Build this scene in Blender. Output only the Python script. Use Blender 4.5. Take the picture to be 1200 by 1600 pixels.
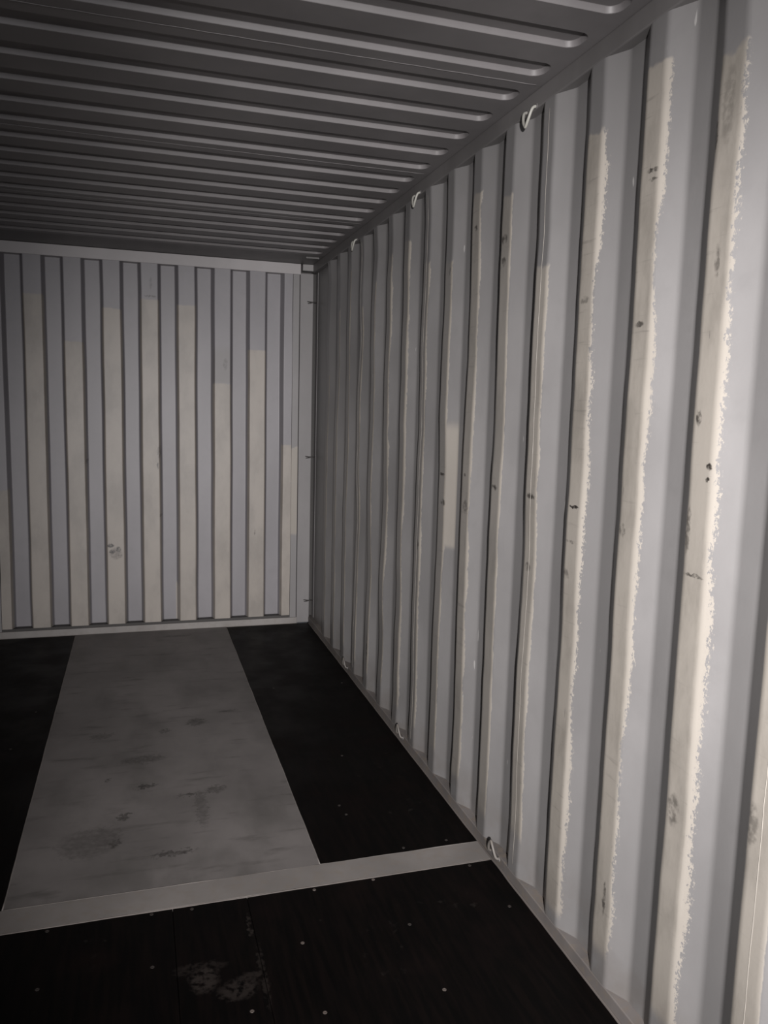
import bpy, bmesh, math, random
from mathutils import Vector, Matrix, noise

for o in list(bpy.data.objects):
    bpy.data.objects.remove(o, do_unlink=True)
scene = bpy.context.scene
col = scene.collection
random.seed(7)

# ------------------------------------------------------------------ camera
F_PX, YAW, PITCH, ROLL = 1242.49, -0.30154, -0.12867, 0.02632
CAM = Vector((-1.2548, -5.7534, 1.6688))
def cam_axes():
    cy, sy, cp, sp = math.cos(YAW), math.sin(YAW), math.cos(PITCH), math.sin(PITCH)
    fwd = Vector((-sy * cp, cy * cp, sp)); right = Vector((cy, sy, 0)); up = right.cross(fwd)
    cr, sr = math.cos(ROLL), math.sin(ROLL)
    return cr * right + sr * up, -sr * right + cr * up, fwd
r_, u_, f_ = cam_axes()
cam = bpy.data.cameras.new('camera')
cam.sensor_fit = 'VERTICAL'; cam.sensor_height = 36.0
cam.lens = F_PX * 36.0 / 1600.0
cam.clip_start = 0.02
cam_o = bpy.data.objects.new('camera', cam); col.objects.link(cam_o)
cam_o.matrix_world = Matrix(((r_.x, u_.x, -f_.x, CAM.x), (r_.y, u_.y, -f_.y, CAM.y), (r_.z, u_.z, -f_.z, CAM.z), (0, 0, 0, 1)))
scene.camera = cam_o

# ------------------------------------------------------------------ world and light
world = bpy.data.worlds.new('world'); scene.world = world
world.use_nodes = True
world.node_tree.nodes['Background'].inputs[0].default_value = (0.62, 0.66, 0.72, 1)
world.node_tree.nodes['Background'].inputs[1].default_value = 0.05

def area_light(name, loc, target, sx, sy, power, color, spread=math.pi):
    l = bpy.data.lights.new(name, 'AREA'); l.shape = 'RECTANGLE'; l.size = sx; l.size_y = sy
    l.energy = power; l.color = color; l.spread = spread
    o = bpy.data.objects.new(name, l); col.objects.link(o); o.location = loc
    o.rotation_euler = (Vector(target) - Vector(loc)).to_track_quat('-Z', 'Y').to_euler()
    return o
# daylight through the open doorway far behind the camera
area_light('doorway_daylight', (-1.165, -12.1, 1.35), (-1.165, 0, 1.35), 2.2, 2.5, 125, (1.0, 0.98, 1.0))
# a hand torch held just behind the camera
sp = bpy.data.lights.new('hand_torch', 'SPOT'); sp.energy = 1020; sp.color = (1.0, 0.962, 0.95)
sp.spot_size = math.radians(72); sp.spot_blend = 1.0; sp.shadow_soft_size = 0.05
sp_o = bpy.data.objects.new('hand_torch', sp); col.objects.link(sp_o)
sp_o.location = CAM - f_ * 1.0 + r_ * 0.16 - u_ * 0.05
sp_o.rotation_euler = (f_ + r_ * 0.10 - u_ * 0.075).to_track_quat('-Z', 'Y').to_euler()

scene.view_settings.view_transform = 'Standard'
scene.view_settings.look = 'None'
scene.view_settings.gamma = 1.0
scene.view_settings.exposure = 0.42
scene.view_settings.use_curve_mapping = False
scene.cycles.use_denoising = True
scene.cycles.max_bounces = 5
scene.cycles.diffuse_bounces = 3
scene.cycles.adaptive_threshold = 0.05
scene.cycles.caustics_reflective = False

# ------------------------------------------------------------------ dimensions
WL = -2.33                 # rib plane of the left wall (right one is X = 0)
YF = 0.20                  # proud plane of the front (far) wall
YR = -12.0                 # rear end
PITCHW, E14 = 0.278, -0.3437
ZB, ZT = 0.043, 2.653      # side sheets between the rails
ZC = 2.712                 # underside of the roof sheets
DEP = 0.036
def EY(k): return E14 - PITCHW * (14 - k)

# ------------------------------------------------------------------ node helpers
class NT:
    def __init__(s, name):
        s.m = bpy.data.materials.new(name); s.m.use_nodes = True
        s.t = s.m.node_tree; s.n = s.t.nodes; s.b = s.n['Principled BSDF']
        s.tc = s.n.new('ShaderNodeTexCoord')
        s.sep = None
    def obj(s): return s.tc.outputs['Object']
    def xyz(s):
        if not s.sep:
            s.sep = s.n.new('ShaderNodeSeparateXYZ'); s.link(s.obj(), s.sep.inputs[0])
        return s.sep.outputs
    def link(s, a, b): s.t.links.new(a, b)
    def val(s, sock, v):
        if isinstance(v, (int, float)): sock.default_value = v
        elif isinstance(v, (tuple, list)): sock.default_value = tuple(v) + ((1,) if len(v) == 3 and sock.type == 'RGBA' else ())
        else: s.link(v, sock)
    def math(s, op, a, b=0.0, c=None, clamp=False):
        n = s.n.new('ShaderNodeMath'); n.operation = op; n.use_clamp = clamp
        s.val(n.inputs[0], a); s.val(n.inputs[1], b)
        if c is not None: s.val(n.inputs[2], c)
        return n.outputs[0]
    def ramp(s, v, a, b, lo=0.0, hi=1.0):
        n = s.n.new('ShaderNodeMapRange'); n.interpolation_type = 'SMOOTHSTEP'
        s.val(n.inputs[0], v); s.val(n.inputs[1], a); s.val(n.inputs[2], b); s.val(n.inputs[3], lo); s.val(n.inputs[4], hi)
        return n.outputs[0]
    def mix(s, f, a, b):
        n = s.n.new('ShaderNodeMix'); n.data_type = 'RGBA'
        s.val(n.inputs[0], f); s.val(n.inputs[6], a); s.val(n.inputs[7], b)
        return n.outputs[2]
    def noise(s, scale, detail=3.0, sc=(1, 1, 1), rough=0.55, vec=None):
        mp = s.n.new('ShaderNodeMapping'); s.link(vec or s.obj(), mp.inputs[0]); mp.inputs['Scale'].default_value = sc
        n = s.n.new('ShaderNodeTexNoise'); s.link(mp.outputs[0], n.inputs['Vector'])
        n.inputs['Scale'].default_value = scale; n.inputs['Detail'].default_value = detail; n.inputs['Roughness'].default_value = rough
        return n.outputs[0]
    def attr(s, name):
        n = s.n.new('ShaderNodeAttribute'); n.attribute_name = name
        return n.outputs['Fac']
    def marks(s, lst, axes, warp=0.012, spots=(0.36, 0.56)):
        """dark scuffs: a list of (a, b, ra, rb, strength) ellipses on two axes of the object"""
        x = s.xyz()
        w1 = s.math('MULTIPLY', s.math('SUBTRACT', s.noise(60, 3), 0.5), warp * 2)
        tot = None
        for a, b, ra, rb, st in lst:
            da = s.math('DIVIDE', s.math('ADD', s.math('SUBTRACT', x[axes[0]], a), w1), ra)
            db = s.math('DIVIDE', s.math('ADD', s.math('SUBTRACT', x[axes[1]], b), w1), rb)
            d = s.math('ADD', s.math('MULTIPLY', da, da), s.math('MULTIPLY', db, db))
            m = s.ramp(d, 0.25, 1.0, st, 0.0)
            tot = m if tot is None else s.math('MAXIMUM', tot, m)
        return s.math('MULTIPLY', tot, s.ramp(s.noise(45, 4), *spots))
    def bump(s, h, strength=0.2, dist=0.002):
        n = s.n.new('ShaderNodeBump'); n.inputs['Strength'].default_value = strength; n.inputs['Distance'].default_value = dist
        s.link(h, n.inputs['Height']); s.link(n.outputs[0], s.b.inputs['Normal'])
    def out(s, color, rough=0.5, spec=0.5, metal=0.0):
        s.val(s.b.inputs['Base Color'], color); s.val(s.b.inputs['Roughness'], rough)
        s.val(s.b.inputs['Specular IOR Level'], spec); s.b.inputs['Metallic'].default_value = metal
        return s.m

GREY = (0.162, 0.158, 0.158)
CREAM = (0.262, 0.242, 0.216)
DARK = (0.020, 0.017, 0.015)

def grey_variation(t, base=GREY, amt=0.10):
    v = t.noise(2.3, 4, (1, 1, 0.5)); v2 = t.noise(14, 3)
    d = tuple(c * (1 - amt * 1.6) for c in base); l = tuple(min(1, c * (1 + amt)) for c in base)
    c = t.mix(t.ramp(v, 0.3, 0.7), d, l)
    return t.mix(t.math('MULTIPLY', t.ramp(v2, 0.5, 0.8), 0.25), c, tuple(x * 0.8 for x in base))

def mat_side(ya, yb):
    t = NT('side_sheet_paint')
    u, zt, ov = t.attr('u'), t.attr('zt'), t.attr('ov')
    z = t.xyz()[2]
    base = grey_variation(t)
    # touch-up paint: the rib faces are rolled over in cream, its edge straggles on to the slope
    n_edge = t.noise(3.2, 3, (0, 1, 1.0)); n_fine = t.noise(120, 4, (1, 1.1, 0.7), 0.75); n_mid = t.noise(16, 3, (0, 1, 1))
    lim = t.math('MULTIPLY', ov, t.ramp(n_edge, 0.30, 0.66, 0.12, 1.0))
    lim = t.math('ADD', lim, t.math('MULTIPLY', t.math('SUBTRACT', n_mid, 0.5), 0.010))
    lim = t.math('ADD', lim, t.math('MULTIPLY', t.math('SUBTRACT', n_fine, 0.5), t.ramp(ov, 0.004, 0.03, 0.004, 0.075)))
    m_u = t.ramp(t.math('SUBTRACT', lim, u), -0.0012, 0.0018)
    m_left = t.ramp(u, -0.0775, -0.0755)
    ztn = t.math('ADD', zt, t.math('MULTIPLY', t.math('SUBTRACT', t.noise(22, 2), 0.5), 0.05))
    m_z = t.ramp(t.math('SUBTRACT', ztn, z), -0.004, 0.010)
    n_bot = t.math('ADD', t.math('MULTIPLY', t.noise(2.0, 1, (0, 1, 0)), 0.3), -0.01)
    m_b = t.ramp(t.math('SUBTRACT', z, n_bot), -0.02, 0.03)
    m = t.math('MULTIPLY', t.math('MULTIPLY', m_u, m_left), t.math('MULTIPLY', m_z, m_b))
    # rib six carries a squared patch over its whole slope
    y = t.xyz()[1]
    yc = EY(6)
    pm = t.math('MULTIPLY', t.math('MULTIPLY', t.ramp(y, yc - 0.072, yc - 0.068), t.ramp(y, yc + 0.03, yc + 0.026)),
                t.math('MULTIPLY', t.ramp(z, 1.07, 1.10), t.ramp(z, 1.64, 1.58)))
    m = t.math('MAXIMUM', m, t.math('MULTIPLY', pm, 0.85))
    edge = t.ramp(u, -0.014, -0.007)
    op = t.attr('op')
    m = t.math('MULTIPLY', m, t.math('MAXIMUM', edge, op))
    low = t.ramp(z, 0.95, 0.15, 0.0, 0.35)
    dirt = t.math('ADD', t.ramp(t.noise(6, 6, (1, 1, 0.45), 0.65), 0.40, 0.72), low, clamp=True)
    dirt = t.math('MULTIPLY', dirt, t.ramp(u, -0.002, 0.004, 1.0, 0.25))
    cream = t.mix(t.math('MULTIPLY', dirt, 0.75), CREAM, (0.165, 0.152, 0.134))
    hs = t.ramp(t.noise(9, 3, (1, 0.5, 7.0)), 0.60, 0.74)
    cream = t.mix(t.math('MULTIPLY', t.math('MULTIPLY', hs, 0.45), t.ramp(u, -0.002, 0.004, 1.0, 0.0)), cream, (0.13, 0.12, 0.108))
    streak = t.ramp(t.noise(30, 4, (1, 1, 0.12)), 0.5, 0.75)
    cream = t.mix(t.math('MULTIPLY', streak, 0.25), cream, (0.27, 0.25, 0.22))
    c = t.mix(m, base, cream)
    mk = [(-2.533, 1.395, .036, .008, .95), (-2.548, 1.275, .03, .016, .85), (-2.80, 1.415, .012, .010, .8), (-2.815, 1.29, .030, .030, .6),
          (-3.075, 1.392, .034, .012, .95), (-3.366, 1.392, .030, .012, .95), (-3.645, 1.391, .036, .006, 1.0), (-4.228, 1.556, .010, .011, 1.0),
          (-4.226, 1.525, .009, .009, 1.0), (-4.180, 1.668, .012, .022, .9), (-3.916, 1.906, .022, .010, .8), (-3.935, 2.286, .026, .007, .9),
          (-3.938, 2.262, .022, .006, .8), (-4.20, 1.296, .036, .006, .8), (-3.075, 2.28, .03, .02, .8), (-3.078, 2.20, .02, .02, .7), (-2.81, 2.37, .014, .014, .8),
          (-3.63, 1.283, .030, .006, .7), (-4.19, 0.70, .028, .05, .6), (-4.17, 1.40, .012, .07, .65), (-4.195, 2.36, .024, .10, .30), (-3.93, .30, .010, .06, .8),
          (-2.27, 1.04, .012, .03, .9), (-1.44, .28, .012, .10, .9), (-4.45, .80, .02, .06, .5), (-3.62, 1.18, .02, .02, .5), (-3.90, 1.36, .02, .02, .6),
          (-3.64, 2.0, .03, .012, .5), (-3.36, 1.15, .02, .02, .6), (-2.545, 2.25, .012, .02, .6), (-4.16, 2.30, .010, .04, .8), (-4.20, 2.02, .010, .04, .55)]
    mk = [q for q in mk if ya - 0.05 < q[0] < yb + 0.05]
    if mk:
        c = t.mix(t.marks(mk, (1, 2), 0.010, (0.32, 0.60)), c, DARK)
    # vertical dark scratches on the cream
    sc = t.math('MULTIPLY', t.ramp(t.noise(70, 2, (1, 1, 0.16)), 0.70, 0.74), t.math('MULTIPLY', m, t.ramp(t.noise(3, 2), 0.52, 0.62)))
    c = t.mix(t.math('MULTIPLY', sc, 0.7), c, (0.06, 0.055, 0.05))
    # short white nicks on the grey
    wn = t.math('MULTIPLY', t.ramp(t.noise(38, 1, (1, 1, 0.22)), 0.79, 0.81), t.math('SUBTRACT', 1.0, m))
    c = t.mix(t.math('MULTIPLY', wn, 0.5), c, (0.42, 0.41, 0.40))
    # dust near the sill
    du = t.math('MULTIPLY', t.ramp(z, 0.30, 0.02), t.ramp(t.noise(9, 4), 0.3, 0.65))
    c = t.mix(t.math('MULTIPLY', du, 0.45), c, (0.11, 0.095, 0.083))
    t.bump(t.noise(90, 1), 0.10, 0.0015)
    return t.out(c, t.ramp(m, 0, 1, 0.40, 0.58), t.ramp(m, 0, 1, 0.75, 0.25))

def mat_end():
    t = NT('end_sheet_paint')
    zt, u = t.attr('zt'), t.attr('u')
    x, y, z = t.xyz()
    base = grey_variation(t, (0.215, 0.206, 0.219), 0.07)
    proud = t.ramp(u, 0.40, 0.46)
    ztn = t.math('ADD', zt, t.math('MULTIPLY', t.math('SUBTRACT', t.noise(12, 2), 0.5), 0.03))
    m = t.math('MULTIPLY', proud, t.ramp(t.math('SUBTRACT', ztn, z), -0.004, 0.008))
    dirt = t.ramp(t.noise(4.5, 6, (1, 1, 0.5), 0.62), 0.40, 0.66)
    cream = t.mix(t.math('MULTIPLY', dirt, 0.75), (0.305, 0.275, 0.245), (0.215, 0.195, 0.175))
    c = t.mix(m, base, cream)
    # the bare, shaded-off older patch above the cream of two bands
    old = t.math('MULTIPLY', proud, t.math('MULTIPLY', t.ramp(x, -0.73, -0.725), t.math('MULTIPLY', t.ramp(x, -0.595, -0.60),
          t.math('MULTIPLY', t.ramp(z, 1.81, 1.84), t.ramp(z, 2.12, 2.02)))))
    c = t.mix(t.math('MULTIPLY', old, 0.6), c, (0.165, 0.155, 0.148))
    # a run of cream low on one recessed face
    run = t.math('MULTIPLY', t.math('MULTIPLY', t.ramp(x, -1.0, -0.992), t.ramp(x, -0.968, -0.972)), t.ramp(t.math('ADD', z, t.math('MULTIPLY', t.noise(20, 2), 0.1)), 0.42, 0.36))
    c = t.mix(t.math('MULTIPLY', run, 0.9), c, (0.33, 0.30, 0.27))
    k = t.marks([(-1.452, .645, .028, .018, 1.0), (-1.440, .600, .026, .020, 1.0), (-1.398, .617, .022, .024, 1.0), (-1.418, .585, .05, .05, .45), (-1.39, .57, .02, .02, .7),
                 (-1.10, .86, .015, .012, .5), (-1.11, 1.32, .02, .05, .5), (-1.12, 1.22, .008, .03, .8), (-1.16, 2.41, .05, .008, .7), (-1.155, 2.50, .01, .05, .4),
                 (-.64, 1.96, .02, .05, .4), (-.42, .72, .006, .025, .6), (-1.60, 1.25, .01, .02, .4)], (0, 2), 0.012, (0.28, 0.55))
    c = t.mix(k, c, (0.022, 0.017, 0.015))
    t.bump(t.noise(40, 3), 0.08, 0.002)
    return t.out(c, 0.50, 0.75)

def mat_grey(name, base=GREY, rough=0.5, amt=0.12, rust=0.0):
    t = NT(name)
    c = grey_variation(t, base, amt)
    if rust:
        c = t.mix(t.math('MULTIPLY', t.ramp(t.noise(25, 4), 0.45, 0.7), rust), c, (0.16, 0.13, 0.10))
    t.bump(t.noise(60, 3), 0.12, 0.0015)
    return t.out(c, rough, 0.4)

def mat_roof():
    t = NT('roof_sheet_paint')
    c = grey_variation(t, (0.165, 0.156, 0.158), 0.10)
    k = t.marks([(-1.69, -1.75, .006, .03, 1.0), (-1.53, -2.15, .004, .03, .9), (-1.265, -3.0, .010, .006, .9), (-.50, -2.5, .006, .03, .7), (-.75, -2.2, .01, .01, .7)], (0, 1), 0.003)
    c = t.mix(k, c, (0.02, 0.02, 0.02))
    pale = t.math('MULTIPLY', t.ramp(t.noise(26, 3, (1, 0.35, 1)), 0.68, 0.76), t.ramp(t.noise(2.1, 1), 0.55, 0.65))
    c = t.mix(t.math('MULTIPLY', pale, 0.4), c, (0.30, 0.29, 0.28))
    t.bump(t.noise(30, 3), 0.10, 0.0015)
    return t.out(c, 0.46, 0.55)

def mat_ply():
    t = NT('dark_plywood')
    gr = t.noise(9, 5, (6, 0.5, 1)); bl = t.noise(3.2, 4)
    c = t.mix(t.ramp(gr, 0.35, 0.7), (0.0013, 0.0011, 0.0011), (0.0032, 0.0021, 0.0019))
    c = t.mix(t.math('MULTIPLY', t.ramp(bl, 0.5, 0.75), 0.5), c, (0.006, 0.0032, 0.003))
    # pale scuffed spots and thin scratches
    sp_ = t.math('MULTIPLY', t.ramp(t.noise(24, 4), 0.60, 0.72), t.ramp(t.noise(2.4, 2), 0.54, 0.66))
    c = t.mix(t.math('MULTIPLY', sp_, 0.22), c, (0.035, 0.03, 0.027))
    k = t.marks([(-1.09, -3.57, .05, .07, 1.0), (-1.00, -3.64, .07, .05, .8), (-0.96, -3.60, .05, .03, .6), (-1.1, -3.52, .10, .03, .5), (-.93, -3.36, .008, .07, .8), (-.92, -3.6, .012, .16, .5)], (0, 1), 0.02)
    c = t.mix(t.math('MULTIPLY', k, 0.55), c, (0.035, 0.029, 0.026))
    t.bump(gr, 0.06, 0.001)
    return t.out(c, t.ramp(bl, 0.3, 0.7, 0.45, 0.62), 0.08)

def mat_tunnel():
    t = NT('tunnel_plate_paint')
    c = grey_variation(t, (0.150, 0.139, 0.135), 0.12)
    b1 = t.ramp(t.noise(3.0, 5, (1.4, 0.7, 1)), 0.44, 0.74); b2 = t.ramp(t.noise(7, 5, (0.6, 2.4, 1)), 0.54, 0.76)
    c = t.mix(t.math('MULTIPLY', b1, 0.55), c, (0.07, 0.066, 0.062))
    c = t.mix(t.math('MULTIPLY', b2, 0.55), c, (0.055, 0.05, 0.047))
    k = t.marks([(-1.24, -2.30, .05, .02, .95), (-1.06, -2.42, .07, .012, .8), (-1.33, -2.55, .03, .04, .8), (-1.36, -2.75, .03, .03, .8), (-1.15, -2.87, .10, .02, .8),
                 (-.98, -1.62, .06, .06, .7), (-1.14, -1.70, .03, .03, .7), (-.80, -1.5, .06, .012, .5), (-1.45, -1.7, .07, .04, .5), (-.95, -2.4, .05, .04, .6), (-1.4, -2.2, .012, .02, .9), (-1.25, -2.02, .12, .05, .55),
                 (-1.45, -2.72, .14, .13, .45), (-1.02, -2.55, .03, .2, .4), (-1.0, .02, .13, .03, .6)], (0, 1), 0.05, (0.05, 0.75))
    c = t.mix(k, c, (0.022, 0.02, 0.018))
    t.bump(t.noise(40, 3), 0.1, 0.001)
    return t.out(c, 0.55, 0.25)

def mat_side_plain():
    t = NT('side_sheet_paint_plain')
    u, z = t.attr('u'), t.xyz()[2]
    m = t.math('MULTIPLY', t.math('MULTIPLY', t.ramp(u, -0.0775, -0.0755), t.ramp(u, 0.012, 0.008)), t.ramp(z, 2.4, 2.39))
    n = t.noise(4, 3)
    c = t.mix(m, t.mix(t.ramp(n, 0.3, 0.7), tuple(v * 0.85 for v in GREY), GREY), t.mix(t.ramp(n, 0.4, 0.75), CREAM, (0.19, 0.175, 0.155)))
    return t.out(c, 0.42, 0.7)
M_PLAIN = mat_side_plain()
M_END, M_ROOF, M_PLY, M_TUN = mat_end(), mat_roof(), mat_ply(), mat_tunnel()
M_RAIL = mat_grey('rail_paint', (0.135, 0.129, 0.128), 0.5)
M_BASE = mat_grey('base_rail_paint', (0.135, 0.123, 0.118), 0.6, 0.2, 0.5)
M_PLATE = mat_grey('end_frame_paint', (0.215, 0.207, 0.208), 0.46, 0.06)
M_HEAD = mat_grey('header_paint', (0.40, 0.382, 0.385), 0.46, 0.06)
M_SILL = mat_grey('sill_paint', (0.26, 0.245, 0.235), 0.5, 0.12, 0.15)
M_CAST = mat_grey('casting_paint', (0.26, 0.252, 0.25), 0.5, 0.05)
M_STRIP = mat_grey('cross_strip_paint', (0.178, 0.165, 0.157), 0.5, 0.12, 0.25)
M_RING = mat_grey('ring_paint', (0.30, 0.295, 0.27), 0.42, 0.1, 0.1)
M_SEAL = mat_grey('sealant', (0.105, 0.092, 0.085), 0.7, 0.15)
M_SEALF = mat_grey('plate_edge_sealant', (0.17, 0.155, 0.145), 0.7, 0.15)
M_RINGB = mat_grey('floor_ring_paint', (0.125, 0.115, 0.106), 0.5, 0.1, 0.3)
def mat_flange():
    t = NT('flange_paint'); z = t.xyz()[2]
    c = grey_variation(t, (0.215, 0.207, 0.208), 0.06)
    w = t.math('ADD', z, t.math('MULTIPLY', t.math('SUBTRACT', t.noise(14, 3), 0.5), 0.06))
    c = t.mix(t.math('MULTIPLY', t.ramp(w, 1.37, 1.36), t.ramp(w, 0.69, 0.71)), c, (0.30, 0.275, 0.245))
    return t.out(c, 0.46, 0.5)
M_FLANGE = mat_flange()
M_SEAM = mat_grey('weld_paint', (0.27, 0.25, 0.225), 0.5)
M_DARK = mat_grey('shadowed_steel', (0.05, 0.047, 0.045), 0.6, 0.1)  # shade put into the colour of the backing seen through gaps
M_BAR = mat_grey('dull_bar_steel_and_shadow', (0.035, 0.031, 0.03), 0.55, 0.1)
def screw_mat():
    t = NT('screw_steel'); return t.out((0.026, 0.022, 0.020), 0.55, 0.25, 0.0)
M_SCREW = screw_mat()
M_SCREWP = mat_grey('bare_screw_head', (0.075, 0.062, 0.055), 0.5, 0.1)


# ------------------------------------------------------------------ mesh helpers
def link_mesh(name, me, mat, parent=None):
    o = bpy.data.objects.new(name, me); col.objects.link(o)
    if mat and not me.materials: me.materials.append(mat)
    if parent: o.parent = parent
    return o
def from_bm(name, bm, mat, parent=None, smooth=False):
    bmesh.ops.recalc_face_normals(bm, faces=bm.faces)
    me = bpy.data.meshes.new(name); bm.to_mesh(me); bm.free()
    if smooth:
        me.polygons.foreach_set('use_smooth', [True] * len(me.polygons))
    return link_mesh(name, me, mat, parent)
def add_box(bm, x0, x1, y0, y1, z0, z1, bev=0.0):
    r = bmesh.ops.create_cube(bm, size=1.0)
    vs = r['verts']
    for v in vs:
        v.co = Vector(((x0 + x1) / 2 + v.co.x * (x1 - x0), (y0 + y1) / 2 + v.co.y * (y1 - y0), (z0 + z1) / 2 + v.co.z * (z1 - z0)))
    if bev:
        es = list({e for v in vs for e in v.link_edges})
        bmesh.ops.bevel(bm, geom=es, offset=bev, segments=2, affect='EDGES', profile=0.5)
def box(name, x0, x1, y0, y1, z0, z1, mat, parent=None, bev=0.0):
    bm = bmesh.new(); add_box(bm, min(x0, x1), max(x0, x1), min(y0, y1), max(y0, y1), z0, z1, bev)
    return from_bm(name, bm, mat, parent)
def add_tube(bm, pts, rad, n=10):
    pts = [Vector(p) for p in pts]
    rings = []; prev = None
    for i, p in enumerate(pts):
        d = (pts[min(i + 1, len(pts) - 1)] - pts[max(i - 1, 0)]).normalized()
        a = d.orthogonal().normalized() if prev is None else (prev - d * prev.dot(d)).normalized()
        prev = a; b = d.cross(a)
        rings.append([bm.verts.new(p + (a * math.cos(t) + b * math.sin(t)) * rad) for t in [2 * math.pi * j / n for j in range(n)]])
    for q, w in zip(rings, rings[1:]):
        for j in range(n): bm.faces.new((q[j], q[(j + 1) % n], w[(j + 1) % n], w[j]))
    bm.faces.new(rings[0]); bm.faces.new(list(reversed(rings[-1])))
def spline(pts, n=8):
    pts = [Vector(p) for p in pts]; P = [pts[0]] + pts + [pts[-1]]; out = []
    for i in range(1, len(P) - 2):
        a, b, c, d = P[i - 1], P[i], P[i + 1], P[i + 2]
        for j in range(n):
            t = j / n
            out.append(0.5 * ((2 * b) + (c - a) * t + (2 * a - 5 * b + 4 * c - d) * t * t + (-a + 3 * b - 3 * c + d) * t ** 3))
    out.append(pts[-1]); return out
def structure(o): o['kind'] = 'structure'; return o
def tag(o, label, cat, group=None):
    o['label'] = label; o['category'] = cat
    if group: o['group'] = group
    return o
def rounded(pts, t, n=3):
    """round the inner corners of an open 2D polyline with tangent length t"""
    out = [pts[0]]
    for i in range(1, len(pts) - 1):
        p = Vector(pts[i]); a = (Vector(pts[i - 1]) - p).normalized() * t; b = (Vector(pts[i + 1]) - p).normalized() * t
        out.append(tuple(p + a * 1.3))          # support points keep the flats flat under smooth shading
        for j in range(n + 1):
            k = j / n
            out.append(tuple((p + a) * (1 - k) ** 2 + 2 * p * k * (1 - k) + (p + b) * k * k))
        out.append(tuple(p + b * 1.3))
    out.append(pts[-1]); return out

# ------------------------------------------------------------------ side walls
PROFILE = rounded([(0.103, DEP), (0.068, DEP), (0.0, 0.0), (-0.072, 0.0), (-0.140, DEP), (-0.175, DEP)], 0.0085)
PROFILE = [p for p in PROFILE]
CREAM_TOP = {-1: 1.25, 0: 2.47, 1: 2.545, 2: 2.465, 3: 2.14, 4: 2.43, 5: 2.50, 6: 2.29, 7: 2.34, 8: 2.48, 9: 2.46, 10: 2.36, 11: 2.26, 12: 2.5, 13: 2.3, 14: 1.9}
OPAC = {-1: 1, 0: 1, 1: 1, 2: 1, 3: 0.85, 4: 0.65, 5: 0.7, 6: 0.4, 7: 0.3, 8: 0.3, 9: 0.3, 10: 0.2, 11: 0.2}
OVER = {-1: 0.004, 0: 0.026, 1: 0.020, 2: 0.022, 3: 0.012, 4: 0.008, 5: 0.013, 6: 0.010, 7: 0.012, 8: 0.014, 9: 0.014, 10: 0.010, 11: 0.010, 12: 0.008, 13: 0.008, 14: 0.006}
NZ = 64
def dent(k, s, d, z):
    env = min(1.0, (z - ZB) / 0.15, (ZT - z) / 0.15)
    inner = 1.0 - d / DEP
    far = 0.6 + 0.9 * min(1, max(0, (k - 2) / 9))
    n1 = noise.noise(Vector((k * 3.7, z * 2.2, 0.3))); n2 = noise.noise(Vector((k * 1.9 + 50, z * 4.5, 7.3)))
    n3 = noise.noise(Vector((k * 5.1 + 9, z * 9.0, 2.7)))
    dx = max(0.0, n1 + 0.15) * 0.010 * inner * far + n3 * 0.0012 * inner
    ds = (n2 * 0.0050 + n3 * 0.0022) * inner * far
    return dx * env, ds * env
def side_panel_mesh(name, k0, k1, yend=None, ystart=None, mirror=False):
    """sheet from the face of rib k0 to the face of rib k1 (welded on the rib faces); yend / ystart run flat to a post"""
    cols = []      # each column: (k, s, d, y, new_strip)
    mid = -0.036
    ks = list(range(k0, k1 + 1))
    for i, k in enumerate(ks):
        pts = [p for p in PROFILE]
        if i == 0 and ystart is None:
            pts = [(mid, 0.0)] + [p for p in pts if p[0] < mid - 1e-6]
        if i == len(ks) - 1 and yend is None:
            pts = [p for p in pts if p[0] > mid + 1e-6] + [(mid, 0.0)]
        first = True
        if i == 0 and ystart is not None:
            cols.append((k, 0.103, DEP, ystart, True)); first = False
        for s, d in pts:
            cols.append((k, s, d, EY(k) - s, first)); first = False
        if i == len(ks) - 1 and yend is not None:
            cols.append((k, -0.175, DEP, yend, False))
    verts, faces, au, az, ao, ap = [], [], [], [], [], []
    prev = None
    for (k, s, d, y, new) in cols:
        idx = []
        for j in range(NZ + 1):
            z = ZB + (ZT - ZB) * j / NZ
            dx, ds = dent(k, s, d, z)
            idx.append(len(verts)); verts.append((d + dx, y - ds, z))
            au.append(s); az.append(CREAM_TOP.get(k, 2.2 + 0.3 * math.sin(k * 2.1))); ao.append(OVER.get(k, 0.014)); ap.append(OPAC.get(k, 1.0 if k < 0 else 0.15))
        if prev is not None and not new:
            for j in range(NZ): faces.append((prev[j], prev[j + 1], idx[j + 1], idx[j]))
        prev = idx
    me = bpy.data.meshes.new(name); me.from_pydata(verts, [], faces); me.update()
    for nm, arr in (('u', au), ('zt', az), ('ov', ao), ('op', ap)):
        a = me.attributes.new(nm, 'FLOAT', 'POINT'); a.data.foreach_set('value', arr)
    me.polygons.foreach_set('use_smooth', [True] * len(me.polygons))
    ys = [v[1] for v in verts]
    me.materials.append(mat_side(min(ys), max(ys)) if max(ys) > -4.9 and not mirror else M_PLAIN)
    return me

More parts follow.
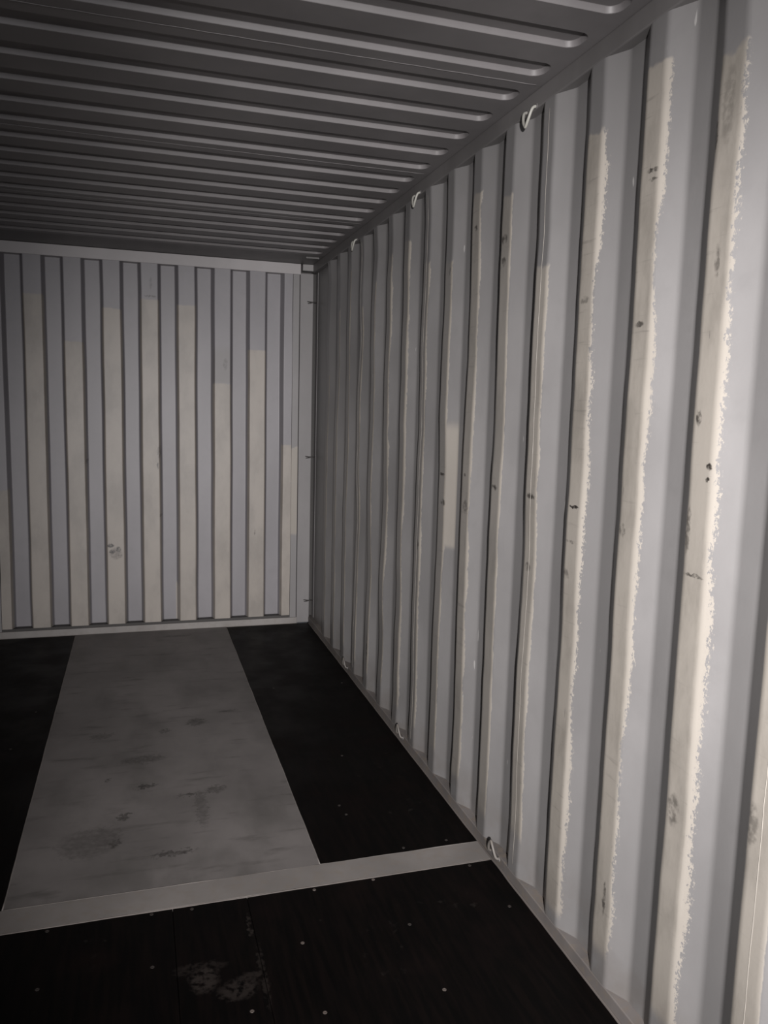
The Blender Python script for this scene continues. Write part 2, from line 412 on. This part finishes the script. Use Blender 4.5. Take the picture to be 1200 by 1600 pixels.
def build_side(name, mirror):
    # the flat outer flange behind the sheets stands in for the wall itself
    root = structure(box(name, 0.052, 0.058, YR, YF + 0.05, 0.0, ZT, M_DARK))
    panels = []
    seams = [11, 7, 3, -1, -5, -9, -13, -17, -21, -25]
    specs = [(11, 14, 0.185, None)] + [(b, a, None, None) for a, b in zip(seams, seams[1:])] + [(-27, -25, None, YR + 0.02)]
    for (a, b, ye, ys) in specs:
        o = link_mesh('side_panel', side_panel_mesh('side_panel', a, b, ye, ys, mirror), None, root); panels.append(o)
        if ye is None or True:
            k = a if ys is None else b
            y = EY(k) + 0.036
            bm = bmesh.new()
            pts = []
            for j in range(40):
                z = ZB + 0.03 + (ZT - ZB - 0.06) * j / 39
                dx, ds = dent(k, -0.036, 0.0, z)
                pts.append((dx + 0.0003, y - ds + 0.0006 * math.sin(j * 2.3 + k), z))
            add_tube(bm, pts, 0.0011, 6)
            from_bm('weld_seam', bm, M_SEAM, o, True)
    # rails
    rail = box('top_rail', 0.0, 0.062, YR, YF + 0.05, ZT, ZC, M_RAIL, root, 0.004)
    base = box('bottom_rail', 0.0, 0.06, YR, YF + 0.05, -0.03, ZB, M_BASE, root, 0.003)
    # uneven bead of sealant where the boards meet the rail
    bm = bmesh.new(); pts = []
    n = 130
    for j in range(n + 1):
        y = YF - 0.01 + (-6.2 - YF) * j / n
        pts.append((-0.002 + 0.0022 * noise.noise(Vector((y * 9, 3.1, 0))), y, 0.001 + 0.0014 * noise.noise(Vector((y * 7, 9.1, 0)))))
    add_tube(bm, pts, 0.0048, 6)
    from_bm('seal_bead', bm, M_SEAL, root, True)
    if mirror:
        root.matrix_world = Matrix.Translation((WL, 0, 0)) @ Matrix.Diagonal((-1, 1, 1, 1))
    return root
build_side('wall_right', False)
build_side('wall_left', True)

# ------------------------------------------------------------------ far end wall
def build_end():
    D2, RUN = 0.062, 0.019
    centres = [-0.281 - 0.2524 * j for j in range(8)]
    half = 0.0685
    tops = {0: 1.385, 1: 2.078, 2: 1.82, 3: 2.368, 4: 2.39, 5: 2.315, 6: 2.076, 7: 2.381, 8: 1.05}
    z0, z1 = 0.066, 2.634
    root = structure(box('wall_back', WL - 0.06, 0.06, YF + 0.08, YF + 0.09, 0.0, ZC + 0.02, M_DARK))
    verts, faces, au, az = [], [], [], []
    xR, xL = -0.150, WL + 0.150
    cols = [(xR, 0.0, 1.0, 0)]
    for j, c in enumerate(centres):
        seg = rounded([(c + half + 0.03, 0.0), (c + half, 0.0), (c + half - RUN, D2), (c - half + RUN, D2), (c - half, 0.0), (c - half - 0.03, 0.0)], 0.005, 2)
        for (x, d) in seg:
            cols.append((x, d, 1.0 - d / D2, j if x > c else j + 1))
    cols.append((xL, 0.0, 1.0, 8))
    NZE = 40; prev = None
    for i, (x, d, pr, j) in enumerate(cols):
        idx = []
        for q in range(NZE + 1):
            z = z0 + (z1 - z0) * q / NZE
            env = min(1, (z - z0) / 0.2, (z1 - z) / 0.2)
            w = noise.noise(Vector((round(x * 8) * 1.3, z * 1.7, 4.4))) * 0.0035 * env
            dy = max(0, noise.noise(Vector((j * 2.2, z * 2.1, 1.4)))) * 0.004 * env * pr
            idx.append(len(verts)); verts.append((x + w, YF + d + dy, z)); au.append(pr); az.append(tops[j])
        if prev:
            for q in range(NZE): faces.append((prev[q], prev[q + 1], idx[q + 1], idx[q]))
        prev = idx
    me = bpy.data.meshes.new('end_panel'); me.from_pydata(verts, [], faces); me.update()
    for nm, arr in (('u', au), ('zt', az)):
        a = me.attributes.new(nm, 'FLOAT', 'POINT'); a.data.foreach_set('value', arr)
    me.polygons.foreach_set('use_smooth', [True] * len(me.polygons)); me.materials.append(M_END)
    link_mesh('end_panel', me, None, root)
    box('header_plate', WL + 0.092, -0.092, YF - 0.006, YF + 0.07, z1, ZC - 0.002, M_HEAD, root, 0.003)
    box('sill_plate', WL + 0.092, -0.092, YF - 0.008, YF + 0.07, 0.0, z0 - 0.018, M_SILL, root, 0.003)
    box('sill_backing', WL + 0.092, -0.092, YF + 0.004, YF + 0.07, z0 - 0.018, z0, M_DARK, root)
    for s in (0, 1):
        fx = (lambda v: v) if s == 0 else (lambda v: WL - v)
        # flat flange between the sheet and the post, and the post itself behind a narrow gap
        bm = bmesh.new(); a, b = sorted((fx(-0.148), fx(-0.100)))
        add_box(bm, a, b, YF - 0.003, YF + 0.05, z0 - 0.018, z1, 0.002)
        fl = from_bm('post_flange', bm, M_FLANGE, root)
        a, b = sorted((fx(-0.094), fx(0.006)))
        bm = bmesh.new(); add_box(bm, a, b, YF + 0.004, YF + 0.07, 0.0, 2.648, 0.006)
        from_bm('corner_post', bm, M_PLATE, root)
        a, b = sorted((fx(-0.078), fx(0.030)))
        bm = bmesh.new(); add_box(bm, a, b, YF - 0.004, YF + 0.07, 2.664, ZC - 0.001, 0.004)
        from_bm('corner_casting', bm, M_CAST, root)
        # edge of the side sheet turned round the post
        a, b = sorted((fx(0.0335), fx(0.0365)))
        box('sheet_edge', a, b, YF - 0.02, YF + 0.04, ZB, ZT, M_PLATE, root)
        # cream touch-up strip low on the flange and gusset under the roof corner
        a, b = sorted((fx(-0.115), fx(-0.020)))
        box('roof_gusset', a, b, -0.10, -0.085, ZC - 0.012, ZC, M_RAIL, root, 0.002)
    return root
build_end()

# ------------------------------------------------------------------ roof
def roof_mesh(n_pockets, pitch=0.2096, flat_front=0.0555):
    """one roof sheet, local Y = 0 at its far edge, running to -Y; pockets pressed upward with rounded ends"""
    bm = bmesh.new()
    H, R = 0.0165, 0.0070
    XL, XR = WL - 0.03, 0.03
    px0, px1 = WL + 0.036, -0.036
    plen = 0.098
    def contour(y0, y1, inset, z):
        x0, x1 = px0 + inset, px1 - inset; a, b = y1 + inset, y0 - inset    # a < b
        rad = 0.036 - inset * 0.6; pts = []
        for cx, cy, a0 in ((x1 - rad, b - rad, 90), (x1 - rad, a + rad, 0), (x0 + rad, a + rad, -90), (x0 + rad, b - rad, -180)):
            for j in range(7):
                t = math.radians(a0 - 15 * j); pts.append((cx + rad * math.cos(t), cy + rad * math.sin(t), z))
        return pts
    y = 0.0
    def quad(a, b):
        vs = [bm.verts.new(p) for p in ((XL, a, 0), (XR, a, 0), (XR, b, 0), (XL, b, 0))]; bm.faces.new(vs)
    for i in range(n_pockets):
        f0 = -i * pitch - flat_front
        quad(-i * pitch, f0)
        f1 = f0 - plen
        rings = []
        prof = ((0.0, 0.0), (0.0008, 0.0008), (0.0013, 0.0018), (R - 0.0013, H - 0.0018), (R - 0.0008, H - 0.0008), (R, H))
        for ins, h in prof: rings.append([bm.verts.new(p) for p in contour(f0, f1, ins, h)])
        n = len(rings[0])
        for a, b in zip(rings, rings[1:]):
            for j in range(n):
                fc = bm.faces.new((a[j], a[(j + 1) % n], b[(j + 1) % n], b[j])); fc.smooth = True
        bm.faces.new(rings[-1])
        # flat ends left and right of the pocket
        r0 = rings[0]
        c = [bm.verts.new(p) for p in ((XR, f0, 0), (XR, f1, 0), (XL, f1, 0), (XL, f0, 0))]
        bm.faces.new([c[0], c[1]] + list(reversed(r0[0:14])))
        bm.faces.new([c[2], c[3]] + list(reversed(r0[14:28])))
        quad(f1, -(i + 1) * pitch)
    bmesh.ops.remove_doubles(bm, verts=bm.verts, dist=0.0002)
    bmesh.ops.recalc_face_normals(bm, faces=bm.faces)
    me = bpy.data.meshes.new('roof_panel'); bm.to_mesh(me); bm.free(); me.materials.append(M_ROOF)
    return me
ceiling = structure(box('ceiling', WL - 0.06, 0.062, YR, YF + 0.08, ZC + 0.03, ZC + 0.036, M_DARK))
bm = bmesh.new(); add_box(bm, WL - 0.03, 0.03, -0.1575, YF + 0.07, ZC, ZC + 0.004, 0.001)
from_bm('front_roof_plate', bm, M_RAIL, ceiling)
rm = roof_mesh(5)
y = -0.1595
i = 0
while y > YR + 0.2:
    o = link_mesh('roof_panel', rm, None, ceiling); o.location = (0, y, ZC)
    bm = bmesh.new()
    ys = y - 5 * 0.2096
    pts = [(WL + 0.02 + (-0.04 - WL) * j / 60, ys + 0.0012 * math.sin(j * 1.7 + i), ZC - 0.0002) for j in range(61)]
    add_tube(bm, pts, 0.0014, 6)
    w = from_bm('weld_seam', bm, M_ROOF, o, True); w.location = (0, -y, -ZC)
    y -= 5 * 0.2096; i += 1

# ------------------------------------------------------------------ floor
floor = structure(box('floor', WL, 0.0, YR, YF + 0.07, -0.06, -0.0305, M_DARK))
TX0, TX1, SY0, SY1 = -1.700, -0.635, -3.082, -3.207
def board(x0, x1, y0, y1, screws=()):
    b = box('floor_board', x0, x1, y1, y0, -0.03, -0.0005, M_PLY, floor, 0.0015)
    for (sx, sy) in screws:
        o = link_mesh('screw', SCREWP if (sx, sy) in PALE else SCREW, None, b); o.location = (sx, sy, -0.0004); o.rotation_euler.z = sx * 37
    return b
def screw_mesh():
    bm = bmesh.new()
    r = [(0.0065, 0.0), (0.0062, 0.0006), (0.004, 0.0011)]
    rings = [[bm.verts.new((q * math.cos(2 * math.pi * j / 10), q * math.sin(2 * math.pi * j / 10), h)) for j in range(10)] for q, h in r]
    inner = [bm.verts.new((0.0028 * (1 if j % 2 else 0.6) * math.cos(2 * math.pi * j / 10), 0.0028 * (1 if j % 2 else 0.6) * math.sin(2 * math.pi * j / 10), 0.0003)) for j in range(10)]
    rings.append(inner)
    for a, b in zip(rings, rings[1:]):
        for j in range(10): bm.faces.new((a[j], a[(j + 1) % 10], b[(j + 1) % 10], b[j]))
    bm.faces.new(inner)
    me = bpy.data.meshes.new('screw'); bm.to_mesh(me); bm.free(); me.materials.append(M_SCREW)
    return me
SCREW = screw_mesh()
SCREWP = SCREW.copy(); SCREWP.materials[0] = M_SCREWP
PALE = set()
# boards either side of the tunnel
board(TX1 + 0.003, -0.001, YF - 0.01, SY0 + 0.002, [(-.30, -3.05), (-.45, -2.75), (-.46, -2.67), (-.12, -3.04), (-.33, -2.2), (-.08, -1.2), (-.5, -1.2)])
board(WL + 0.001, TX0 - 0.003, YF - 0.01, SY0 + 0.002, [(-1.80, -1.28), (-1.86, -1.75), (-2.2, -1.75), (-1.95, -2.6), (-2.25, -2.6)])
# boards behind the cross strip (toward the camera)
XS = [WL + 0.001, -1.165, -0.9185, -0.001]
vis = {0: [(-1.55, -3.225), (-1.9, -3.225), (-1.55, -3.49), (-1.232, -3.222), (-1.234, -3.48), (-1.55, -3.79)],
       1: [(-1.103, -3.227), (-.972, -3.733), (-1.10, -3.79)],
       2: [(-.687, -3.226), (-.471, -3.22), (-.781, -3.489), (-.426, -3.49), (-.065, -3.487), (-.424, -3.796), (-.778, -3.791), (-.10, -3.225)]}
PALE = {(-.424, -3.796), (-.687, -3.226), (-.471, -3.22), (-.781, -3.489), (-.778, -3.791), (-.972, -3.733)}
yb = SY1 - 0.002
for r in range(4):
    y1 = max(yb - 2.4, YR)
    for q in range(3):
        ss = list(vis[q]) if r == 0 else []
        for m in range(1, 7):
            yy = yb - 0.59 - 0.29 * m if r == 0 else yb - 0.3 * m
            for xx in (XS[q] + 0.07, XS[q + 1] - 0.07): 
                if r < 2: ss.append((xx, yy))
        board(XS[q] + 0.0007, XS[q + 1] - 0.0007, yb, y1 + 0.002, ss)
    yb = y1
# steel: tunnel plate and the strip that closes it
tp = box('tunnel_plate', TX0, TX1, SY0 + 0.0022, YF - 0.01, -0.03, 0.0012, M_TUN, floor, 0.001)
box('cross_strip', WL + 0.001, -0.001, SY1, SY0 - 0.0008, -0.03, 0.0022, M_STRIP, floor, 0.001)
for (a, b) in (((TX0 - 0.001, YF - 0.012), (TX0 - 0.001, SY0)), ((TX1 + 0.001, YF - 0.012), (TX1 + 0.001, SY0)),
               ((TX0, SY0 + 0.001), (TX1, SY0 + 0.001)), ((WL, SY1 - 0.001), (0, SY1 - 0.001)), ((TX1, SY0 + 0.001), (0, SY0 + 0.001)), ((WL, YF - 0.01), (-0.09, YF - 0.01))):
    bm = bmesh.new(); L = math.dist(a, b); n = max(12, int(L / 0.045)); pts = []
    for j in range(n + 1):
        t = j / n; w = 0.0016 * noise.noise(Vector((a[0] * 5 + t * L * 8, a[1] * 3, 2.2)))
        dx, dy = (w, 0) if abs(a[0] - b[0]) < 0.01 else (0, w)
        pts.append((a[0] + (b[0] - a[0]) * t + dx, a[1] + (b[1] - a[1]) * t + dy, -0.0002 + w * 0.4))
    add_tube(bm, pts, 0.0028, 6)
    from_bm('seal_bead', bm, M_SEAL if abs(a[1] - (SY1 - 0.001)) < 0.002 else M_SEALF, floor, True)

# ------------------------------------------------------------------ rear door frame (behind the camera, doors open)
df = structure(box('door_1', WL - 0.05, 0.05, YR - 0.06, YR - 0.001, 2.58, ZC, M_RAIL))
box('door_post', -0.03, 0.06, YR - 0.06, YR - 0.001, 0.0, 2.58, M_RAIL, df, 0.003)
box('door_post', WL - 0.06, WL + 0.03, YR - 0.06, YR - 0.001, 0.0, 2.58, M_RAIL, df, 0.003)
box('door_sill', WL - 0.05, 0.05, YR - 0.06, YR - 0.001, -0.06, 0.0, M_RAIL, df, 0.003)

# ------------------------------------------------------------------ lashing rings and bars
def empty(name, loc):
    o = bpy.data.objects.new(name, None); o.empty_display_size = 0.05; col.objects.link(o); o.location = loc; return o
def ring_mesh(top):
    s = -1 if top else 1
    bm = bmesh.new()
    # bent rod: both feet on the rail, the eye drooping (top) or standing (bottom) into the room
    pts = spline([(0.030, 0.031, 0.0), (0.004, 0.031, s * 0.001), (-0.013, 0.030, s * 0.008), (-0.020, 0.019, s * 0.036), (-0.021, 0.004, s * 0.056), (-0.021, -0.004, s * 0.056),
                  (-0.020, -0.019, s * 0.036), (-0.013, -0.030, s * 0.008), (0.004, -0.031, s * 0.001), (0.030, -0.031, 0.0)], 6)
    add_tube(bm, pts, 0.0052, 8)
    bmesh.ops.recalc_face_normals(bm, faces=bm.faces)
    me = bpy.data.meshes.new('rod'); bm.to_mesh(me); bm.free(); me.materials.append(M_RING if top else M_RINGB)
    me.polygons.foreach_set('use_smooth', [True] * len(me.polygons))
    bm = bmesh.new()
    add_tube(bm, [(0.0015, 0, 0), (-0.003, 0, 0)], 0.0085, 8)
    bmesh.ops.recalc_face_normals(bm, faces=bm.faces)
    mw = bpy.data.meshes.new('weld_bead'); bm.to_mesh(mw); bm.free(); mw.materials.append(M_RAIL)
    return me, mw
def weld_pair(me, e):
    for sy in (-1, 1):
        link_mesh('weld_bead', me, None, e).location = (0, sy * 0.031, 0)
MT, MB = ring_mesh(True), ring_mesh(False)
WHO = ['nearest of the three', 'middle one of the three', 'farthest of the three']
for i, k in enumerate((4, 8, 12)):
    yy = EY(k) - 0.103 - (0.016 if i == 0 else 0.006)
    e = empty('lashing_ring', (0.0, yy, ZT + 0.008))
    tag(e, 'pale lashing ring hanging under the ribbed wall\'s top rail, ' + WHO[i], 'lashing ring', 'lashing rings along the top rail')
    link_mesh('rod', MT[0], None, e); weld_pair(MT[1], e)
    e = empty('lashing_ring', (0.0, yy + 0.01, ZB - 0.012))
    tag(e, 'lashing ring at the ribbed wall\'s foot, ' + WHO[i] + (', by the floor strip' if i == 0 else ''), 'lashing ring', 'lashing rings along the floor')
    link_mesh('rod', MB[0], None, e); weld_pair(MB[1], e)
def bar_mesh():
    bm = bmesh.new()
    add_tube(bm, spline([(0.034, -0.006, 0.0), (0.012, -0.010, 0.0), (-0.012, -0.006, 0.001), (-0.034, 0.003, 0.004), (-0.042, 0.006, 0.005)], 5), 0.0042, 8)
    add_tube(bm, spline([(0.0, -0.008, -0.001), (-0.016, -0.005, -0.006), (-0.036, 0.004, -0.009)], 5), 0.0032, 8)  # second prong: the rod's shadow on the post, modelled as a thin dark tube
    bmesh.ops.recalc_face_normals(bm, faces=bm.faces)
    me = bpy.data.meshes.new('lashing_bar'); bm.to_mesh(me); bm.free(); me.materials.append(M_BAR)
    me.polygons.foreach_set('use_smooth', [True] * len(me.polygons)); return me
BM_ = bar_mesh()
for z, w in ((2.44, 'highest of the three, below the corner casting'), (1.292, 'middle one of the three, at half height'), (0.176, 'lowest of the three, above the floor')):
    o = link_mesh('lashing_bar', BM_, None); o.location = (0.0, YF + 0.002, z)
    tag(o, 'dark lashing bar on the far corner post, ' + w, 'lashing bar', 'lashing bars on the corner post')
